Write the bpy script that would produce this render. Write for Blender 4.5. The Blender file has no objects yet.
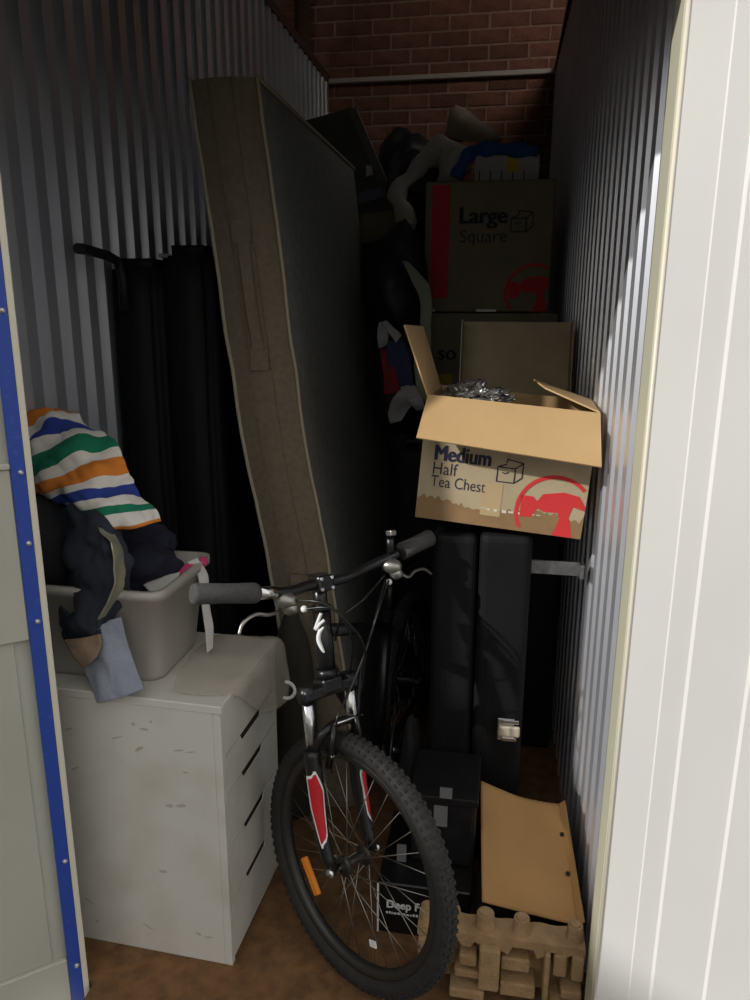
import bpy, bmesh, math, random
from mathutils import Vector, Matrix, noise
random.seed(7)
scene = bpy.context.scene
C = scene.collection
PI = math.pi

# ------------------------------------------------------------------ camera
FPX, PITCH, YAW, ROLL, CAMH = 745.0, math.radians(14.13), math.radians(9.67), math.radians(0.29), 1.55
_fw = Vector((-math.sin(YAW)*math.cos(PITCH), math.cos(YAW)*math.cos(PITCH), -math.sin(PITCH)))
_r0 = Vector((math.cos(YAW), math.sin(YAW), 0)); _u0 = _r0.cross(_fw)
_rt = _r0*math.cos(ROLL) + _u0*math.sin(ROLL); _up = _u0*math.cos(ROLL) - _r0*math.sin(ROLL)
_o = Vector((0, 0, CAMH))
cam_d = bpy.data.cameras.new('camera'); cam = bpy.data.objects.new('camera', cam_d); C.objects.link(cam)
cam_d.sensor_fit = 'VERTICAL'; cam_d.sensor_height = 36; cam_d.lens = 36*FPX/1000; cam_d.clip_start = 0.05
cam.matrix_world = Matrix((( _rt.x, _up.x, -_fw.x, _o.x), (_rt.y, _up.y, -_fw.y, _o.y), (_rt.z, _up.z, -_fw.z, _o.z), (0, 0, 0, 1)))
scene.camera = cam

# ------------------------------------------------------------------ world, sun, exposure
scene.view_settings.view_transform = 'Standard'; scene.view_settings.look = 'None'
scene.view_settings.gamma = 1.0; scene.view_settings.use_curve_mapping = False
scene.view_settings.exposure = 0.55
w = bpy.data.worlds.new('sky'); scene.world = w; w.use_nodes = True
bg = w.node_tree.nodes['Background']; bg.inputs[0].default_value = (1.0, 0.975, 0.935, 1); bg.inputs[1].default_value = 0.60
sun_d = bpy.data.lights.new('sun', 'SUN'); sun_d.energy = 2.05; sun_d.angle = math.radians(0.9); sun_d.color = (1.0, 0.975, 0.93)
sun = bpy.data.objects.new('sun', sun_d); C.objects.link(sun)
sun.rotation_euler = Vector((1.3, 1.0, -0.85)).to_track_quat('-Z', 'Y').to_euler(); sun.location = (-3, -3, 6)

# ------------------------------------------------------------------ helpers
def at(x, y, Y):
    """a photo sight line met at depth Y metres"""
    d = _fw + _rt*((x-375)/FPX) + _up*((500-y)/FPX)
    return _o + d*(Y/d.y)
def lin(r, g, b):
    f = lambda v: (v/255/12.92) if v/255 <= .04045 else ((v/255+.055)/1.055)**2.4
    return (f(r), f(g), f(b), 1)
MATS = {}
def mat(name, col, rough=.6, metal=0., col2=None, scale=20., detail=4., bump=0., bscale=None, spec=.5, stretch=None, rand=None, thr=(.35, .65)):
    if name in MATS: return MATS[name]
    m = bpy.data.materials.new(name); m.use_nodes = True; nt = m.node_tree; b = nt.nodes['Principled BSDF']
    b.inputs['Roughness'].default_value = rough; b.inputs['Metallic'].default_value = metal
    b.inputs['Specular IOR Level'].default_value = spec
    b.inputs['Base Color'].default_value = col
    tc = nt.nodes.new('ShaderNodeTexCoord'); vec = tc.outputs['Object']
    if stretch:
        mp = nt.nodes.new('ShaderNodeMapping'); mp.inputs['Scale'].default_value = stretch
        nt.links.new(vec, mp.inputs[0]); vec = mp.outputs[0]
    csock = None
    if col2:
        n = nt.nodes.new('ShaderNodeTexNoise'); n.inputs['Scale'].default_value = scale; n.inputs['Detail'].default_value = detail
        nt.links.new(vec, n.inputs['Vector'])
        rp = nt.nodes.new('ShaderNodeValToRGB'); rp.color_ramp.elements[0].position = thr[0]; rp.color_ramp.elements[1].position = thr[1]
        rp.color_ramp.elements[0].color = col; rp.color_ramp.elements[1].color = col2
        nt.links.new(n.outputs['Fac'], rp.inputs[0]); csock = rp.outputs[0]
    if rand:
        oi = nt.nodes.new('ShaderNodeObjectInfo'); hs = nt.nodes.new('ShaderNodeHueSaturation')
        mr = nt.nodes.new('ShaderNodeMapRange'); mr.inputs[3].default_value = rand[0]; mr.inputs[4].default_value = rand[1]
        nt.links.new(oi.outputs['Random'], mr.inputs[0]); nt.links.new(mr.outputs[0], hs.inputs['Value'])
        if csock: nt.links.new(csock, hs.inputs['Color'])
        else: hs.inputs['Color'].default_value = col
        csock = hs.outputs[0]
    if csock: nt.links.new(csock, b.inputs['Base Color'])
    if bump:
        n2 = nt.nodes.new('ShaderNodeTexNoise'); n2.inputs['Scale'].default_value = bscale or scale*3; n2.inputs['Detail'].default_value = 5
        nt.links.new(vec, n2.inputs['Vector'])
        bp = nt.nodes.new('ShaderNodeBump'); bp.inputs['Strength'].default_value = bump; bp.inputs['Distance'].default_value = .01
        nt.links.new(n2.outputs['Fac'], bp.inputs['Height']); nt.links.new(bp.outputs[0], b.inputs['Normal'])
    MATS[name] = m
    return m

class MB:
    """collects shapes (world metres) and links them as one mesh object"""
    def __init__(s): s.bm = bmesh.new(); s.uv = None
    def _xf(s, verts, M):
        if M is not None:
            for v in verts: v.co = M @ v.co
    def box(s, lo, hi, M=None, bev=0., seg=2):
        lo, hi = Vector(lo), Vector(hi); c = (lo+hi)/2; d = hi-lo
        r = bmesh.ops.create_cube(s.bm, size=1)
        vs = r['verts']
        for v in vs: v.co = Vector((v.co.x*d.x, v.co.y*d.y, v.co.z*d.z)) + c
        if bev > 0:
            es = list({e for v in vs for e in v.link_edges})
            rr = bmesh.ops.bevel(s.bm, geom=es, offset=bev, segments=seg, affect='EDGES', profile=.5)
            fs = set(rr['faces']); vs = list({v for f in fs for v in f.verts} | {v for v in vs if v.is_valid})
        s._xf(vs, M); return s
    def tube(s, pts, r, n=10, cap=True, closed=False):
        pts = [Vector(p) for p in pts]; N = len(pts)
        rs = r if isinstance(r, (list, tuple)) else [r]*N
        rings = []; prev = None
        for i, p in enumerate(pts):
            if closed: t = pts[(i+1) % N]-pts[i-1]
            else: t = pts[min(i+1, N-1)]-pts[max(i-1, 0)]
            t.normalize()
            if prev is None:
                a = Vector((0, 0, 1)) if abs(t.z) < .9 else Vector((1, 0, 0)); e1 = t.cross(a).normalized()
            else: e1 = (prev - t*prev.dot(t)).normalized()
            prev = e1; e2 = t.cross(e1)
            rings.append([s.bm.verts.new(p + (e1*math.cos(2*PI*k/n)+e2*math.sin(2*PI*k/n))*rs[i]) for k in range(n)])
        L = N if closed else N-1
        for i in range(L):
            A, B = rings[i], rings[(i+1) % N]
            for k in range(n): 
                f = s.bm.faces.new((A[k], A[(k+1) % n], B[(k+1) % n], B[k])); f.smooth = True
        if cap and not closed:
            s.bm.faces.new(rings[0][::-1]); s.bm.faces.new(rings[-1])
        return s
    def lathe(s, prof, M=None, n=48, closed=False):
        """prof: (r, x) pairs turned about local X"""
        rings = [[s.bm.verts.new((x, r*math.cos(2*PI*k/n), r*math.sin(2*PI*k/n))) for k in range(n)] for r, x in prof]
        N = len(rings)
        for i in range(N if closed else N-1):
            A, B = rings[i], rings[(i+1) % N]
            for k in range(n):
                f = s.bm.faces.new((A[k], A[(k+1) % n], B[(k+1) % n], B[k])); f.smooth = True
        s._xf([v for r in rings for v in r], M); return s
    def prism(s, poly, d, M=None):
        """poly: (x, y) outline, extruded d along local z"""
        a = [s.bm.verts.new((x, y, 0)) for x, y in poly]; b = [s.bm.verts.new((x, y, d)) for x, y in poly]
        s.bm.faces.new(a[::-1]); s.bm.faces.new(b)
        for i in range(len(a)): j = (i+1) % len(a); s.bm.faces.new((a[i], a[j], b[j], b[i]))
        s._xf(a+b, M); return s
    def plate(s, P, t):
        """slab on a quad of four 3-D corners, thickness t against its normal"""
        P = [Vector(p) for p in P]; n = (P[1]-P[0]).cross(P[3]-P[0]).normalized()*t
        a = [s.bm.verts.new(p) for p in P]; b = [s.bm.verts.new(p-n) for p in P]
        s.bm.faces.new(a); s.bm.faces.new(b[::-1])
        for i in range(4): j = (i+1) % 4; s.bm.faces.new((a[j], a[i], b[i], b[j]))
        return s
    def grid(s, rows, uv=True):
        nv, nu = len(rows), len(rows[0])
        V = [[s.bm.verts.new(p) for p in r] for r in rows]
        lay = s.bm.loops.layers.uv.verify()
        for j in range(nv-1):
            for i in range(nu-1):
                f = s.bm.faces.new((V[j][i], V[j][i+1], V[j+1][i+1], V[j+1][i])); f.smooth = True
                for l, (a, b) in zip(f.loops, ((i, j), (i+1, j), (i+1, j+1), (i, j+1))): l[lay].uv = (a/(nu-1), b/(nv-1))
        return s
    def ico(s, c, rad, sub=3, amp=0., fr=3., seed=0, flat=None, M=None):
        r = bmesh.ops.create_icosphere(s.bm, subdivisions=sub, radius=1)
        off = Vector((seed*3.7, seed*1.9, seed*5.1))
        for v in r['verts']:
            p = v.co.copy(); k = 1.0
            if amp: k += amp*(noise.noise(p*fr*.5+off) + .6*(.5-abs(noise.noise(p*fr+off))) + .3*noise.noise(p*fr*2.5+off))
            q = Vector((p.x*rad[0], p.y*rad[1], p.z*rad[2]))*k
            if flat is not None and q.z < -flat: q.z = -flat + (q.z+flat)*.05
            v.co = q + Vector(c) if M is None else M @ q + Vector(c)
        for f in {f for v in r['verts'] for f in v.link_faces}: f.smooth = True
        return s
    def build(s, name, m, parent=None, smooth=None):
        bmesh.ops.recalc_face_normals(s.bm, faces=s.bm.faces)
        me = bpy.data.meshes.new(name); s.bm.to_mesh(me); s.bm.free(); me.materials.append(m)
        return link(name, me, parent)
def link(name, me, parent=None):
    o = bpy.data.objects.new(name, me); C.objects.link(o)
    if parent is not None:
        o.parent = parent
        if parent.type == 'EMPTY': o.matrix_parent_inverse = Matrix.Translation(-parent.location)
    return o
def tag(o, label=None, cat=None, group=None, kind=None):
    if label: o['label'] = label
    if cat: o['category'] = cat
    if group: o['group'] = group
    if kind: o['kind'] = kind
    return o
def thing(name, loc, label, cat, group=None):
    o = bpy.data.objects.new(name, None); C.objects.link(o); o.location = loc; o.empty_display_size = .05
    return tag(o, label, cat, group)
def struct(name, mb, m, parent=None):
    o = mb.build(name, m, parent)
    if parent is None: o['kind'] = 'structure'
    return o
def cr(p0, p1, p2, p3, t):
    return (p1*2 + (p2-p0)*t + (p0*2-p1*5+p2*4-p3)*t*t + (p1*3-p0-p2*3+p3)*t*t*t)*.5
def spline(P, n):
    P = [Vector(p) for p in P]; out = []
    L = len(P)-1
    for k in range(n):
        f = k/(n-1)*L; i = min(int(f), L-1); t = f-i
        out.append(cr(P[max(i-1, 0)], P[i], P[i+1], P[min(i+2, L)], t))
    return out
def sheet(name, rows, m, parent=None, nu=28, nv=28, thick=.004, amp=.006, fr=14., seed=0, sub=0):
    rr = [spline(r, nu) for r in rows]; cols = [spline([r[i] for r in rr], nv) for i in range(nu)]
    G = [[cols[i][j] for i in range(nu)] for j in range(nv)]
    off = Vector((seed*2.3, seed*4.1, seed))
    if amp:
        H = []
        for j in range(nv):
            row = []
            for i in range(nu):
                a = G[j][min(i+1, nu-1)]-G[j][max(i-1, 0)]; b = G[min(j+1, nv-1)][i]-G[max(j-1, 0)][i]
                n = a.cross(b)
                n = n.normalized() if n.length > 1e-9 else Vector((0, 0, 1))
                p = G[j][i]; row.append(p + n*amp*(noise.noise(p*fr+off)*1.4 + .7*(.5-abs(noise.noise(p*fr*1.9+off)))))
            H.append(row)
        G = H
    o = MB().grid(G).build(name, m, parent)
    sd = o.modifiers.new('thickness', 'SOLIDIFY'); sd.thickness = thick; sd.offset = 0
    return o
def rotz(a): return Matrix.Rotation(a, 4, 'Z')
def frame(o, ex, ey, ez):
    ex, ey, ez = Vector(ex).normalized(), Vector(ey).normalized(), Vector(ez).normalized()
    return Matrix(((ex.x, ey.x, ez.x, o[0]), (ex.y, ey.y, ez.y, o[1]), (ex.z, ey.z, ez.z, o[2]), (0, 0, 0, 1)))
def text(name, body, size, M, m, parent, bold=0., sx=1., ext=.0006):
    cu = bpy.data.curves.new('lettering', 'FONT'); cu.body = body; cu.size = size; cu.extrude = ext; cu.offset = min(bold, 0); cu.resolution_u = 3
    t = bpy.data.objects.new('lettering_tmp', cu); C.objects.link(t)
    bpy.context.view_layer.update()
    me = bpy.data.meshes.new_from_object(t.evaluated_get(bpy.context.evaluated_depsgraph_get()))
    C.objects.unlink(t); bpy.data.objects.remove(t)
    if bold > 0:                            # heavier strokes: the same outline laid down again, a hair apart
        bm = bmesh.new()
        for dx, dy, dz in ((0, 0, 0), (bold, bold*.4, .0001), (-bold, -bold*.4, .0002), (bold*2, 0, .0003)):
            c = me.copy(); c.transform(Matrix.Translation((dx, dy, dz))); bm.from_mesh(c); bpy.data.meshes.remove(c)
        bm.to_mesh(me); bm.free()
    me.transform(M @ Matrix.Diagonal((sx, 1, 1, 1))); me.materials.clear(); me.materials.append(m)
    return link(name, me, parent)

# ------------------------------------------------------------------ materials
steel_wall = mat('painted_steel_sheet', lin(228, 231, 238), .38, .75, lin(216, 219, 228), 3, 3)
white_clad = mat('white_cladding', lin(226, 225, 222), .45, 0, lin(220, 219, 217), 2, 3)
cream = mat('cream_painted_steel', lin(222, 216, 198), .45)
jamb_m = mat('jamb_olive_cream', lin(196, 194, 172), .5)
door_m = mat('door_grey_cream', lin(188, 188, 176), .5, 0, lin(180, 180, 168), 3)
blue_m = mat('blue_trim', lin(44, 74, 168), .45, 0, lin(62, 92, 180), 60, thr=(.6, .75))
screw_m = mat('screw_metal', lin(200, 200, 200), .3, .8)
floor_m = mat('brown_floor', lin(126, 92, 58), .9, 0, lin(98, 70, 44), 28, 6, .35, 220)
brick_m = mat('red_brick', lin(140, 94, 74), .9, 0, lin(116, 74, 58), 14, 5, .5, 60, rand=(.75, 1.15))
mortar_m = mat('mortar', lin(172, 142, 122), .95, 0, lin(150, 120, 102), 20, 5, .4)
concrete = mat('concrete_ground', lin(112, 110, 106), .9, 0, lin(96, 95, 92), 5, 6, .2)
roof_m = mat('roof_sheet', lin(90, 88, 86), .7)
brown_steel = mat('brown_painted_steel', lin(88, 62, 52), .6)
rail_m = mat('pale_rail', lin(190, 180, 168), .6)

# ------------------------------------------------------------------ structure
XL, YB, HW = -1.175, 5.1, 2.96
YF = 1.37                                  # inner face of the front wall
struct('floor', MB().box((-1.6, 1.31, -.06), (.7, 5.3, 0)).box((-.895, 1.16, -.06), (.2, 1.31, 0)), floor_m)
struct('ground_outside', MB().box((-9, -9, -.12), (9, 1.15, -.05)), concrete)
def corrugated(x_of, sgn, y0, y1, ph, z1):
    """trapezoid steel sheet standing along Y; sgn = direction of the outside"""
    per, d = .1, .034
    prof = []
    k = math.floor((y0-ph)/per)
    while True:
        b = ph + k*per
        prof += [(b-.007, d), (b+.006, 0), (b+.051, 0), (b+.063, d)]
        k += 1
        if b > y1: break
    prof = [(y, q) for y, q in prof if y0 <= y <= y1]
    mb = MB(); rows = []
    for z in (0, z1):
        rows.append([Vector((x_of(y)+sgn*q, y, z)) for y, q in prof])
    V = [[mb.bm.verts.new(p) for p in r] for r in rows]
    for i in range(len(prof)-1): mb.bm.faces.new((V[0][i], V[0][i+1], V[1][i+1], V[1][i]))
    return mb
XR = lambda y: .256 - .0095*(y-1.3)
o = struct('wall_left', corrugated(lambda y: XL, -1, YF, YB, .02, HW), steel_wall)
tag(struct('top_channel', MB().box((XL-.045, YF, HW-.01), (XL+.006, YB, HW+.035)), brown_steel, o), 'brown steel channel along the top edge')
o = struct('wall_right', corrugated(XR, 1, YF, YB, .035, HW), steel_wall)
MB().box((.215, YF, HW-.005), (.31, YB, HW+.03)).build('top_channel', brown_steel, o)
# back wall of bricks
wb = struct('wall_back', MB().box((-3, YB+.0055, 0), (3, YB+.2, 3.65)), mortar_m)
bl, bh, gx, gz = .23, .076, .24, .086
bmB = MB().box((-bl/2, 0, -bh/2), (bl/2, .06, bh/2), bev=.004, seg=1)
b0 = bmB.build('brick', brick_m, wb)
first = True
r = 0; z = 1.97
while z < 3.62:
    x = -1.86 + (.12 if r % 2 else 0)
    while x < .42:
        b = b0 if first else b0.copy()
        if not first: C.objects.link(b); b.parent = wb
        first = False
        b.location = (x+random.uniform(-.003, .003), YB+random.uniform(-.003, .003), z); b.rotation_euler = (0, random.uniform(-.008, .008), 0)
        x += gx
    z += gz; r += 1
struct('trim_1', MB().box((XL, YB-.045, 2.945), (.3, YB-.008, 2.972), bev=.003), rail_m)
MB().tube([(-1.33, YB-.05, 1.9), (-1.33, YB-.05, 3.64)], .05, 16).build('trim_2', brown_steel)['kind'] = 'structure'
# shell of the building (roof, outer sides)
struct('ceiling', MB().box((-3, 1.30, 3.65), (3, 5.3, 3.75)), roof_m)
struct('wall_outer_left', MB().box((-3.1, 1.30, 0), (-3, 5.3, 3.75)), roof_m)
struct('wall_outer_right', MB().box((3, 1.30, 0), (3.1, 5.3, 3.75)), roof_m)
# front wall with the opening
struct('wall_front', MB().box((-3.1, 1.325, 0), (-.955, YF, 3.75)).box((-.955, 1.325, 2.13), (.26, YF, 3.75)).box((.262, 1.325, 0), (3.1, YF, 3.75)), roof_m)
# cladding right of the opening: flat pans with raised ribs
pr = [(.2455, 0), (.308, 0), (.310, .0022), (.348, .0), (.353, .0048), (.449, .0), (.454, .0048), (.55, 0), (.555, .0022), (.60, 0), (.605, .0048), (.70, 0), (.705, .0048), (1.2, 0)]
mb = MB()
mb.prism([(x, 1.30-q) for x, q in pr] + [(1.2, 1.324), (.2495, 1.324), (.2495, 1.303), (.2455, 1.3025)], 2.6, Matrix.Translation((0, 0, 0)))
struct('trim_3', mb, white_clad)
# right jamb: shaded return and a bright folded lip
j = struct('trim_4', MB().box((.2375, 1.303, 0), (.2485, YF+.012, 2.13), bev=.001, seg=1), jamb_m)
MB().tube([(.2425, 1.3005, 0), (.2425, 1.3005, 2.13)], .0036, 8).build('folded_lip', cream, j)
# head over the opening, and unseen walls added in the yard to shade the unit
struct('door_head', MB().box((-.97, 1.25, 2.075), (.262, 1.3249, 2.30), None, .003, 1), white_clad)
struct('wall_yard_added', MB().box((-6.4, -12, -.05), (-6.0, 2.2, 4.35)), white_clad)  # added out of view to shade the lower right wall
struct('wall_opposite_added', MB().box((-6.4, -8.4, -.05), (9, -8.0, 4.2)), mat('added_wall_grey', lin(205, 205, 203), .6))  # added out of view; blocks low sky and reflects in the left ribs

# the open door leaf on the left
dh = Vector((-.906, 1.303, 0)); dd = Vector((-.77, -.64, 0)); dn = Vector((.64, -.77, 0))
DM = frame(dh, dd, dn, (0, 0, 1))          # local x along the leaf, y out of its inner face, z up
dr = MB().box((.012, -.035, -.048), (1.0, -.018, 2.08), DM).build('door_1', door_m); dr['kind'] = 'structure'
MB().box((.0, -.036, -.048), (.0125, .002, 2.08), DM, .0015, 1).build('edge_strip', cream, dr)['label'] = 'cream painted edge of the door'
MB().box((.0126, -.018, -.048), (.040, 0, 2.08), DM, .001, 1).build('edge_trim', blue_m, dr)['label'] = 'blue edge trim held by screws'
for z0, z1, dep in ((-.048, .085, -.004), (.89, 1.25, -.004), (1.25, 1.262, .003), (1.62, 2.08, -.004)):
    MB().box((.0402, -.018, z0+.0005), (.98, dep, z1), DM, .002, 1).build('door_rail', door_m, dr)
for z0, z1, x0 in ((.085, .89, .0405), (1.262, 1.62, .0405)):
    MB().box((x0+.03, -.018, z0+.001), (.96, -.014, z1-.001), DM, .001, 1).build('door_panel', door_m, dr)
for z in (.064, .35, .93, 1.098, 1.243, 1.55, 1.85):
    MB().ico(DM @ Vector((.022, .0005, z)), (.006, .006, .006), 2).build('screw', screw_m, dr)

# ------------------------------------------------------------------ lamp in the roof space over the next unit
lp = thing('ceiling_lamp', (.72, 3.6, 3.44), 'small shaded batten lamp fixed under the roof beyond the right partition', 'lamp')
MB().box((.42, 3.56, 3.53), (1.02, 3.64, 3.59), bev=.005).tube([(.52, 3.6, 3.59), (.52, 3.6, 3.65)], .008).tube([(.92, 3.6, 3.59), (.92, 3.6, 3.65)], .008).build('housing', roof_m, lp)
MB().box((.36, 3.535, 3.43), (1.08, 3.545, 3.60), bev=.002).build('shade', roof_m, lp)  # baffle plate added to keep the lamp's light off the front
em = bpy.data.materials.new('lamp_tube'); em.use_nodes = True
eb = em.node_tree.nodes['Principled BSDF']; eb.inputs['Emission Color'].default_value = (1, .95, .9, 1); eb.inputs['Emission Strength'].default_value = 48.0
MB().tube([(.45, 3.6, 3.505), (.99, 3.6, 3.505)], .018, 12).build('tube', em, lp)

# ------------------------------------------------------------------ materials for the things
white_mel = mat('white_melamine', lin(214, 212, 204), .45, 0, lin(196, 192, 180), 7, 6, thr=(.45, .8))
shade_in = mat('recess_shade', lin(26, 25, 24), .8)  # black standing in for the shade inside recesses
smudge = mat('dirt_mark', lin(184, 178, 166), .7)
black_vinyl = mat('black_vinyl', lin(20, 21, 22), .65, 0, lin(15, 16, 17), 12, 4, .12, 160, .22)
black_plastic = mat('black_plastic', lin(22, 22, 24), .5, 0, lin(30, 30, 32), 30, 4, .1, 200, .3)
black_bag = mat('black_bag', lin(18, 18, 20), .55, 0, lin(30, 30, 32), 9)
black_cloth = mat('black_cloth', lin(26, 26, 28), .95, 0, lin(36, 36, 38), 25)
chrome = mat('chrome', lin(225, 225, 225), .18, 1.)
grey_metal = mat('grey_metal', lin(170, 170, 170), .35, .9, lin(140, 140, 140), 40)
bike_black = mat('bike_black_paint', lin(24, 24, 26), .3)
rubber = mat('tyre_rubber', lin(35, 35, 35), .75, 0, lin(45, 44, 43), 40)
grip_m = mat('grey_rubber_grip', lin(78, 78, 78), .7, 0, lin(66, 66, 66), 200, 2, .4, 500)
alloy = mat('brushed_alloy', lin(160, 158, 152), .35, .9)
rim_m = mat('dark_rim', lin(70, 68, 66), .4, .6)
red_m = mat('red_paint', lin(196, 30, 40), .4)
white_paint = mat('white_paint', lin(236, 236, 236), .5)
orange_m = mat('orange_reflector', lin(236, 140, 30), .25)
kraft = mat('kraft_cardboard', lin(198, 164, 116), .85, 0, lin(192, 158, 110), 6, 3, .04, 80)
kraft_dark = mat('kraft_brown_print', lin(146, 116, 80), .85, 0, lin(134, 106, 72), 14)
carton = mat('pale_carton', lin(178, 162, 132), .85, 0, lin(168, 152, 122), 10)
carton_dim = mat('dim_carton', lin(138, 128, 108), .85, 0, lin(128, 118, 98), 10)  # carton tone darkened to put the dimness of the back into it
navy_ink = mat('navy_ink', lin(32, 36, 60), .8)
red_ink = mat('red_ink', lin(206, 50, 52), .8)
tape_m = mat('brown_tape', lin(186, 164, 126), .25)
tape_clear = mat('shiny_tape', lin(210, 208, 200), .15)
pulp = mat('moulded_pulp', lin(176, 146, 108), .95, 0, lin(158, 130, 94), 30, 5, .4, 160)
mattress_side = mat('mattress_border', lin(124, 113, 94), .9, 0, lin(113, 103, 86), 60, 3, .15, 200)
mattress_top = mat('mattress_cover', lin(124, 126, 124), .92, 0, lin(112, 114, 112), 40, 3, .2, 120)
tub_m = bpy.data.materials.new('cloudy_plastic'); tub_m.use_nodes = True
nt = tub_m.node_tree; b = nt.nodes['Principled BSDF']; b.inputs['Base Color'].default_value = lin(212, 208, 200); b.inputs['Roughness'].default_value = .35
tr = nt.nodes.new('ShaderNodeBsdfTransparent'); tr.inputs[0].default_value = (.9, .89, .87, 1); mx = nt.nodes.new('ShaderNodeMixShader'); mx.inputs[0].default_value = .62
nt.links.new(tr.outputs[0], mx.inputs[1]); nt.links.new(b.outputs[0], mx.inputs[2]); nt.links.new(mx.outputs[0], nt.nodes['Material Output'].inputs[0])
film_m = bpy.data.materials.new('clear_film'); film_m.use_nodes = True
nt = film_m.node_tree; b = nt.nodes['Principled BSDF']; b.inputs['Base Color'].default_value = lin(220, 212, 198); b.inputs['Roughness'].default_value = .2
tr = nt.nodes.new('ShaderNodeBsdfTransparent'); mx = nt.nodes.new('ShaderNodeMixShader'); mx.inputs[0].default_value = .33
nt.links.new(tr.outputs[0], mx.inputs[1]); nt.links.new(b.outputs[0], mx.inputs[2]); nt.links.new(mx.outputs[0], nt.nodes['Material Output'].inputs[0])

# ------------------------------------------------------------------ mattress
mt = thing('mattress', (-.52, 2.7, 0), 'tall beige-sided mattress with grey cover leaning along the left side', 'mattress')
MY0, MY1, MT = 2.06, 3.35, .203
def mx_at(z):                              # left side of the border as it bows
    K = ((0, -.595), (.43, -.635), (.75, -.675), (1.15, -.745), (1.7, -.81), (2.14, -.862), (2.6, -.91))
    for i in range(len(K)-1):
        if z <= K[i+1][0]:
            m0 = K[max(i-1, 0)]; p0, p1 = K[i], K[i+1]; m3 = K[min(i+2, len(K)-1)]
            return cr(*(Vector((q[1], 0, 0)) for q in (m0, p0, p1, m3)), (z-p0[0])/(p1[0]-p0[0])).x
def mattress_core():
    mb = MB(); nz, ny = 40, 24; rr = .035
    prof = []                               # outline in X-Z, rounded at top
    Z = [2.14*k/nz for k in range(nz+1)]
    def P(side, z, y, puff=0): 
        return Vector((mx_at(z) + (MT if side else 0) + (puff if side else -puff), y, z))
    # big faces with a gentle quilted puff
    for side in (0, 1):
        rows = []
        for z in Z:
            row = []
            for k in range(ny+1):
                y = MY0 + (MY1-MY0)*k/ny
                e = min(1, min(y-MY0, MY1-y, z+.001, 2.14-z)/.08)
                pf = -.012*(1-e)**2 + .004*noise.noise(Vector((y*5, z*5, side*9)))*e
                row.append(P(side, z, y, pf))
            rows.append(row)
        mb.grid(rows)
    return mb
core = mattress_core().build('cover', mattress_top, mt)
def border(pts_l, pts_r, bow, name):
    rows = []
    for a, b_ in zip(pts_l, pts_r):
        row = []
        for k in range(9):
            t = k/8; p = a.lerp(b_, t) + bow*math.sin(PI*t); row.append(p + Vector((0, .0015*noise.noise(p*30), 0)))
        rows.append(row)
    return MB().grid(rows).build(name, mattress_side, mt)
Z = [2.14*k/60 for k in range(61)]
def wob(z): return .003*noise.noise(Vector((z*9, 1.7, 0)))
bf = border([Vector((mx_at(z)+.01+wob(z), MY0, z)) for z in Z], [Vector((mx_at(z)+MT-.01, MY0, z)) for z in Z], Vector((0, -.02, 0)), 'side_border')
border([Vector((mx_at(z)+.01, MY1, z)) for z in Z], [Vector((mx_at(z)+MT-.01, MY1, z)) for z in Z], Vector((0, .02, 0)), 'side_border')
YS = [MY0+(MY1-MY0)*k/30 for k in range(31)]
border([Vector((mx_at(2.14)+.01, y, 2.14)) for y in YS], [Vector((mx_at(2.14)+MT-.01, y, 2.14)) for y in YS], Vector((0, 0, .003)), 'top_border')
border([Vector((mx_at(0)+.01, y, .004)) for y in YS], [Vector((mx_at(0)+MT-.01, y, .004)) for y in YS], Vector((0, 0, 0)), 'bottom_border')
piping = mat('mattress_piping', lin(168, 158, 136), .8)
for off, nm in ((.008, 'piping'), (MT-.008, 'piping')):
    MB().tube([(mx_at(z)+off+wob(z)*1.5, MY0-.002, z) for z in Z] + [(mx_at(2.14)+off, y, 2.142) for y in YS], .0055, 6).build(nm, piping, mt)
for f in (.32, .64):                        # seams sewn down the border
    MB().tube([(mx_at(z)+MT*f, MY0-.02*math.sin(PI*f)-.0005, z) for z in Z], .0014, 5).build('seam', mattress_side, bf)
for z0 in (1.42, .42):                      # sewn grab handles
    mb = MB(); hz = [z0+.34*k/12 for k in range(13)]
    hx = lambda z: mx_at(z)+MT*.50
    mb.tube([(hx(z)-.022, MY0-.024, z) for z in hz], .003, 5)
    rows = [[Vector((hx(z)+dx, MY0-.022-.012*math.sin(PI*(z-z0)/.34), z)) for dx in (-.016, 0, .016)] for z in hz]
    mb.grid(rows)
    mb.box((hx(z0)-.026, MY0-.027, z0-.03), (hx(z0)+.026, MY0-.019, z0+.03)); mb.box((hx(z0+.34)-.026, MY0-.027, z0+.31), (hx(z0+.34)+.026, MY0-.019, z0+.37))
    mb.build('grab_handle', mattress_side, mt)

# ------------------------------------------------------------------ black padded boards behind the drawers
pd = thing('folded_padded_table', (-1.0, 2.4, 0), 'black vinyl folded padded table standing against the left wall', 'folding table')
def padslab(x0, x1, y0, y1, z1, lean, name):
    mb = MB(); r = bmesh.ops.create_cube(mb.bm, size=1); vs = r['verts']
    for v in vs: v.co = Vector((x0+(v.co.x+.5)*(x1-x0), y0+(v.co.y+.5)*(y1-y0), (v.co.z+.5)*z1))
    bmesh.ops.bevel(mb.bm, geom=list(mb.bm.edges), offset=.03, segments=4, affect='EDGES')
    bmesh.ops.subdivide_edges(mb.bm, edges=[e for e in mb.bm.edges if e.calc_length() > .3], cuts=14, use_grid_fill=True)
    for v in mb.bm.verts:
        k = noise.noise(v.co*4)*.003; v.co += Vector((k-lean*(v.co.z-.8), k, 0))
    for f in mb.bm.faces: f.smooth = True
    return mb.build(name, black_vinyl, pd)
padslab(-1.156, -1.0, 2.10, 2.85, 1.70, .0, 'pad'); padslab(-.993, -.838, 2.10, 2.82, 1.735, 0., 'pad')
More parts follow.
